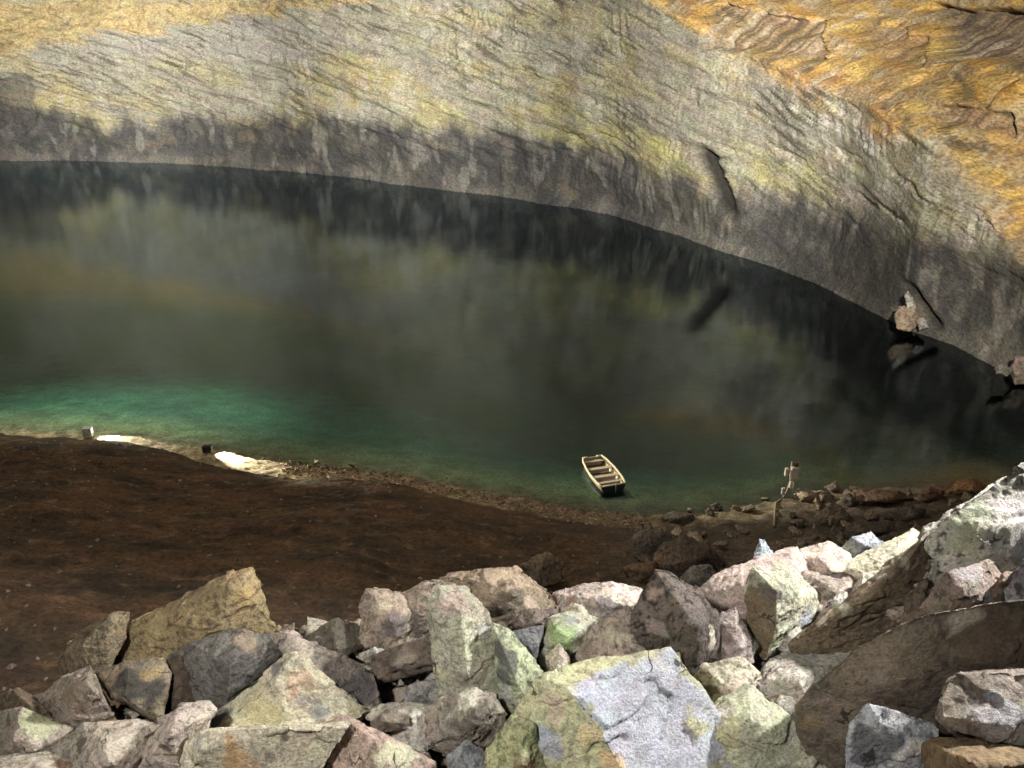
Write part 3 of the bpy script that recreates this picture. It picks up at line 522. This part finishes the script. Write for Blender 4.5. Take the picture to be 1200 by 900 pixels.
mid('flat grey brown slab half way up the rubble shore', [(1048,600),(1066,594),(1084,597),(1078,610),(1052,612)], (.17,.13,.095))
mid('pointed dark stone behind the pale yellow slab', [(1040,640),(1052,612),(1066,618),(1074,640),(1056,648)], (.13,.095,.065), dd=3)
mid('low dark slab on the rubble shore behind the blue grey crest stone', [(985,622),(1005,612),(1040,612),(1046,624),(1010,632)], (.11,.085,.06))
mid('pale stone with lit top at the waterline left of the brown rocks', [(776,606),(790,600),(812,603),(806,612),(782,613)], (.24,.20,.14))
# fallen rocks at the foot of the wall
def foot_rock(label, pts, d, col): return rock(label, pts, col, d=d, voxel=.16, mat=M_SHORE, amp=.06, thick=.5)
wd = float(at_z(1068, 388)[1]) - 1.6
foot_rock('tan block standing in the water at the foot of the cave wall', [(1050,372),(1054,360),(1072,362),(1078,376),(1066,386),(1052,384)], wd, (.34,.25,.17))
foot_rock('whitish shard above the tan block at the wall foot', [(1060,346),(1064,342),(1070,350),(1074,362),(1064,362)], wd+.9, (.42,.39,.36))
foot_rock('small pale stone right of the tan block at the wall foot', [(1074,374),(1084,372),(1088,384),(1078,386)], wd-.1, (.38,.35,.31))
wd = float(at_z(1190, 447)[1]) - 1.2
foot_rock('reddish block in the water under the wall at the right edge', [(1184,432),(1190,418),(1206,420),(1212,446),(1190,450)], wd, (.19,.14,.115))
foot_rock('low grey stone awash left of the reddish block at the right edge', [(1166,430),(1174,426),(1186,432),(1180,441),(1168,438)], wd-.3, (.16,.145,.125))

# smaller stones: a few master shapes copied about
def master(name, size, col, seed, voxel, mat):
    rg = np.random.default_rng(seed); P = rg.normal(size=(10, 3)); P /= np.linalg.norm(P, axis=1)[:, None]; P = P*np.array([1, .8, .6])*size*rg.uniform(.85, 1.1, (10, 1))
    o = finish_rock(name, P, col, (), voxel, mat, .05, seed, 4); return o.data, o
rg = np.random.default_rng(5)
fill = [master('stone', .2, c, 900+i, .022, M_ROCK) for i, c in enumerate([(.30,.25,.19), (.22,.17,.12), (.36,.29,.24), (.14,.12,.10), (.40,.36,.28), (.30,.30,.24)])]
shore = [master('stone', .3, c, 950+i, .05, M_SHORE) for i, c in enumerate([(.20,.15,.10), (.13,.095,.06), (.27,.20,.13), (.10,.08,.06), (.32,.24,.15)])]
for _, o in fill + shore: bpy.data.objects.remove(o)
def put(me, loc, sc, label, group):
    o = bpy.data.objects.new('stone', me); COL.objects.link(o); o.location = loc
    o.rotation_euler = (rg.uniform(-.5, .5), rg.uniform(-.5, .5), rg.uniform(0, 6.28)); o.scale = (sc*rg.uniform(.8, 1.3), sc*rg.uniform(.8, 1.2), sc*rg.uniform(.7, 1.1))
    tag(o, label, 'stone', group)
for i in range(150):
    px_, py_ = rg.uniform(20, 1190), rg.uniform(690, 890)
    d = dplane(px_, py_) + .25
    p = at_d(px_, py_, d); z = float(ground_z(p[0], p[1]))
    if p[1] > 12.2 - 2.0*float(ss(-3.6, -6.2, p[0])): continue
    put(fill[int(rg.integers(6))][0], (p[0], p[1], z + .12), rg.uniform(.5, 2.1), 'small broken stone wedged in a gap between the boulders of the pile', 'small stones in the gaps of the boulder pile')
for px_, py_, sc in [(440,772,.7),(455,768,.6),(430,775,.6),(470,775,.8),(485,765,.6),(500,758,.5),(628,708,.5),(640,712,.6),(635,702,.5),(622,718,.5),(655,722,.5),(645,700,.4),(560,708,.5),(600,716,.5),(742,690,.6),(735,698,.5),(445,745,.7),(475,742,.6),(492,735,.6)]:
    d = dplane(px_, py_) - .1; p = at_d(px_, py_, d)
    put(fill[int(rg.integers(6))][0], p, sc*.6, 'small angular stone lying on the crest ledges left of the mottled boulder', 'rubble on the crest ledges')
n = 0
while n < 110:
    px_, py_ = rg.uniform(735, 1180), rg.uniform(570, 665)
    d = dground(px_, py_); p = at_d(px_, py_, d)
    if d < 15 or yw(p[0]) - p[1] < -.3: continue
    z = float(ground_z(p[0], p[1])); n += 1
    put(shore[int(rg.integers(5))][0], (p[0], p[1], z), rg.uniform(.5, 1.9)**1.2, 'dim brown stone among the rubble on the shore between the boulder pile and the lake', 'brown stones on the rubble shore')
for px_, py_, sc in [(352,546,.9),(362,548,.8),(372,546,1.0),(384,549,.9),(395,551,.7),(412,549,.9),(418,552,.6),(452,558,.8),(460,557,.7),(330,543,.6),(342,545,.7),(378,551,.6),(405,556,.5),(310,540,.5),(436,556,.5)]:
    p = at_z(px_, py_); z = float(ground_z(p[0], p[1]))
    put(shore[4][0], (p[0], p[1], z+.08), sc, 'floodlit pale stone at the waterline right of the bright strip of beach', 'floodlit stones at the waterline')
# loose gravel
def gravel(name, pts, r0, r1, cols, mat):
    base = np.array([(0,0,1),(.9,0,.1),(.2,.85,0),(-.8,.4,-.1),(-.7,-.6,.1),(.3,-.9,0),(0,0,-1)]); fc = np.array([(0,1,2),(0,2,3),(0,3,4),(0,4,5),(0,5,1),(6,2,1),(6,3,2),(6,4,3),(6,5,4),(6,1,5)])
    V = []; Fs = []; Cc = []
    for i, p in enumerate(pts):
        a = rg.uniform(0, 6.28); s_ = rg.uniform(r0, r1)*np.array([rg.uniform(.8, 1.4), rg.uniform(.7, 1.2), rg.uniform(.5, .9)])
        q = base*s_*rg.uniform(.75, 1.2, (7, 1)); q = np.stack([q[:, 0]*math.cos(a)-q[:, 1]*math.sin(a), q[:, 0]*math.sin(a)+q[:, 1]*math.cos(a), q[:, 2]], -1)
        V.append(q + p); Fs.append(fc + 7*i); Cc.append(np.tile(np.array(cols[int(rg.integers(len(cols)))])*rg.uniform(.7, 1.2), (7, 1)))
    return tag(mesh_from(name, np.concatenate(V), np.concatenate(Fs), mat, col=np.concatenate(Cc), smooth=False), kind='stuff')
G = []
for i in range(1600):
    px_ = rg.uniform(335, 760); x_ = float(at_z(px_, np.interp(px_, shore_px[:, 0], shore_px[:, 1]))[0]); y_ = float(yw(x_)) - rg.normal(.6, .55)
    G.append((x_, y_, float(ground_z(x_, y_))))
tag(gravel('shore_gravel', G, .03, .12, [(.32,.22,.15),(.20,.14,.09),(.40,.30,.2),(.12,.09,.06)], M_SHORE), 'loose pinkish brown gravel along the waterline below the dirt slope', 'gravel')
G = []
while len(G) < 1500:
    x_, y_ = rg.uniform(-28, 8), rg.uniform(12, 45)
    if yw(x_) - y_ < 2 or rg.random() > .25 + .75*float(ss(-8, -14, x_*1.0 + .2*y_)): continue
    G.append((x_, y_, float(ground_z(x_, y_))))
tag(gravel('slope_gravel', np.array(G), .02, .12, [(.20,.15,.11),(.11,.07,.045),(.26,.20,.15)], M_SHORE), 'scattered grit and pebbles on the dark dirt slope', 'gravel')
G = []
for i in range(5000):
    x_ = rg.uniform(-9, 11); y_ = rg.uniform(6.8, 12.6 - 2.2*float(ss(-3.6, -6.2, x_))); G.append((x_, y_, float(ground_z(x_, y_)) + .02))
tag(gravel('pile_rubble', G, .03, .11, [(.30,.25,.19),(.20,.16,.12),(.36,.30,.26)], M_ROCK), 'broken rubble filling the hollows beneath the boulder pile', 'rubble')

# ------------------------------------------------------------ rowing boat
M_CREAM = plain('cream_paint', (.74, .66, .42), .45, 0, .35, 6); M_INT = plain('brown_inner_hull', (.22, .16, .11), .8); M_BENCH = plain('weathered_bench', (.50, .42, .32), .7); M_STERN_SHADE = plain('shaded_stern_paint', (.02, .028, .045), .4)  # transom's shade put into its own near black blue paint
A = at_z(694, 536, .45); B = at_z(719, 567, .45); dirv = B - A; L = float(np.hypot(dirv[0], dirv[1])); ang = math.atan2(dirv[1], dirv[0]); mc = (A+B)/2
boat = tag(empty('rowing_boat', (float(mc[0]), float(mc[1]), 0), ang), 'small cream rowing boat with brown benches and shaded stern floating on the lake', 'boat')
nst = 15; tt = np.linspace(0, 1, nst)
half = np.interp(tt, [0, .12, .45, .8, 1], [.56, .70, .82, .80, .70]); xs = (tt-.5)*L; gz = .38 + .10*(1-tt)**2
prof = [(1.0, 1.0), (.96, .55), (.86, .1), (.70, -.35), (0, -.42)]
def shell(scale, lift):
    V = []
    for i in range(nst):
        row = [(xs[i]*scale, -half[i]*a*scale, gz[i]*bz if bz > 0 else bz*.4 + lift) for a, bz in prof] + [(xs[i]*scale, half[i]*a*scale, gz[i]*bz if bz > 0 else bz*.4 + lift) for a, bz in prof[-2::-1]]
        V += row
    return np.array(V)
nc = 9; fcs = grid_faces(nst, nc)
hull_o = mesh_from('hull', shell(1, 0), fcs, M_CREAM, boat); md = hull_o.modifiers.new('thick', 'SOLIDIFY'); md.thickness = .03
V = shell(.955, .06); V[:, 2] = np.maximum(V[:, 2], .06); V[:, 2] -= .02
mesh_from('inner_hull', V, fcs, M_INT, boat)
bm = bmesh.new()
for s_ in (-1, 1): tube(bm, [(xs[i], s_*half[i], gz[i]+.01) for i in range(nst)], .06, 8)
tube(bm, [(xs[0], -half[0], gz[0]), (xs[0], -half[0]*.45, gz[0])], .06); tube(bm, [(xs[0], half[0]*.45, gz[0]), (xs[0], half[0], gz[0])], .06)
tube(bm, [(xs[-1], -half[-1], gz[-1]), (xs[-1], half[-1], gz[-1])], .045)
obj('gunwale', bm, M_CREAM, boat, True)
for f in (.10, .36, .62, .85):
    i = int(round(f*(nst-1))); bm = bmesh.new(); box(bm, (xs[i], 0, .33), (.27 if f < .8 else .2, half[i]*1.84, .05), .012); box(bm, (xs[i], 0, .19), (.05, half[i]*1.5, .24), .01); obj('bench', bm, M_BENCH, boat)
def endboard(i, m, name, dx):
    ring = [(xs[i]+dx, half[i]*a*.985*s_, (gz[i]*bz if bz > 0 else bz*.4)-.01) for s_ in (-1, 1) for a, bz in (prof if s_ < 0 else prof[-2::-1])]
    bm = bmesh.new(); f0 = bm.faces.new([bm.verts.new(v) for v in ring]); r = bmesh.ops.extrude_face_region(bm, geom=[f0]); bmesh.ops.translate(bm, vec=(.03, 0, 0), verts=[v for v in r['geom'] if isinstance(v, bmesh.types.BMVert)]); return obj(name, bm, m, boat)
endboard(-1, M_STERN_SHADE, 'transom', .0); endboard(0, M_CREAM, 'bow_board', -.03)
bm = bmesh.new(); tube(bm, [(xs[-1]+.03, .12, gz[-1]+.12), (xs[-1]+.06, .12, .15), (xs[-1]+.07, .12, -.1)], .022); obj('stern_bracket', bm, plain('pale_metal', (.6, .6, .58), .4), boat, True)
bm = bmesh.new()
for s_ in (-1, 1): tube(bm, [(xs[7], s_*half[7], gz[7]), (xs[7], s_*half[7], gz[7]+.13)], .02)
obj('rowlock', bm, plain('dull_steel', (.2, .2, .2), .5, .6), boat)

# ------------------------------------------------------------ measuring post by the water
M_WHITE = plain('off_white_enamel', (.80, .72, .60), .5); M_POLE = plain('weathered_steel', (.32, .26, .2), .6, .3); M_RUST = plain('rusty_steel', (.16, .08, .045), .8)
b0 = at_d(919, 582, dground(919, 582)); s_ = float(np.linalg.norm(b0 - np.array([0, 0, CAMZ])))/F; ux = s_
post = tag(empty('measuring_post', tuple(float(v) for v in b0)), 'steel post with white instrument boxes standing at the water on the rubble shore', 'post')
hk = 1.17*ux
def q(px, py, y=0.0): return ((px-919)*ux, y, (582-py)*hk)
bm = bmesh.new(); tube(bm, [q(916, 584), q(921, 578), q(923.5, 565), q(922.5, 545)], .07); tube(bm, [q(928, 586), q(928, 566)], .03); tube(bm, [q(931, 588), q(931, 579), q(938, 578)], .04); obj('pole', bm, M_POLE, post, True)
bm = bmesh.new(); box(bm, q(925.5, 555, -.12), (8*ux, .26, 12*hk), .03); obj('instrument_box', bm, M_WHITE, post)
bm = bmesh.new(); box(bm, q(926.5, 547, -.05), (5*ux, .2, 4*hk), .02); obj('rusty_cap', bm, M_RUST, post)
bm = bmesh.new(); box(bm, q(917, 554.5, -.1), (3.6*ux, .2, 8*hk), .02); box(bm, q(920, 553, -.08), (4*ux, .05, 1.2*hk)); obj('side_box', bm, M_WHITE, post)
bm = bmesh.new(); box(bm, q(924, 568, -.1), (4*ux, .16, 7*hk), .02); obj('junction_box', bm, M_WHITE, post)
bm = bmesh.new(); box(bm, q(916.5, 575, -.1), (3.8*ux, .16, 7*hk), .02); obj('small_box', bm, plain('pale_grey_enamel', (.5, .52, .5), .5), post)
cpts = [q(921, 578), q(917, 583, -.1)]
for a_, b_ in [(909, 591), (908, 600), (907.5, 609), (907, 618)]:
    g_ = at_d(a_, b_, dground(a_, b_)) - b0; cpts.append((float(g_[0]), float(g_[1]), float(g_[2]) + .10))
bm = bmesh.new(); tube(bm, cpts, .055); obj('conduit', bm, M_POLE, post, True)

# ------------------------------------------------------------ floodlights on the beach
M_BLACK = plain('black_housing', (.02, .02, .02), .5); M_GREYH = plain('grey_housing', (.35, .36, .34), .5)
def beach_lamp(label, px_, py_, aim, wd, ht, mat, power, cone, color):
    g = at_z(px_, py_, .15); z = max(float(ground_z(g[0], g[1])), -.05); base = (float(g[0]), float(g[1]), z)
    a = math.atan2(aim[1]-base[1], aim[0]-base[0])
    t_ = tag(empty('floodlight', base, a), label, 'floodlight')
    bm = bmesh.new(); box(bm, (-.06, 0, .16+ht/2), (.28, wd, ht), .02)
    for k in (-1, 1): box(bm, (.20, k*(wd/2-.012), .16+ht/2), (.24, .02, ht)); box(bm, (.20, 0, .16+ht/2+k*(ht/2-.012)), (.236, wd-.05, .02))
    for k in range(4): box(bm, (-.22, 0, .16+ht*(.2+.2*k)), (.06, wd*.9, .02))
    obj('housing', bm, mat, t_)
    bm = bmesh.new(); tube(bm, [(0, -wd*.6, .16+ht/2), (0, -wd*.6, .03), (0, wd*.6, .03), (0, wd*.6, .16+ht/2)], .02); obj('stand', bm, mat, t_)
    m, nt, b = nodes('lamp_lens'); b.inputs['Emission Color'].default_value = (*color, 1); b.inputs['Emission Strength'].default_value = 12
    bm = bmesh.new(); box(bm, (.088, 0, .16+ht/2), (.02, wd*.84, ht*.84)); obj('lens', bm, m, t_)
    lo = (base[0]+.34*math.cos(a), base[1]+.34*math.sin(a), base[2]+.16+ht/2)
    return flood('beach_light', lo, aim, power, cone, color, .1, .6)
e = at_z(400, 530); beach_lamp('black floodlight on the beach throwing light right along the waterline', 243, 531, (float(e[0]), float(e[1]), -.4), .34, .42, M_BLACK, 6000, 112, (1, .92, .72))
e = at_z(260, 505); beach_lamp('grey floodlight at the water edge at the left, lighting the green shallows', 103, 512, (float(e[0]), float(e[1]), .5), .42, .55, M_GREYH, 2600, 125, (1, .98, .82))
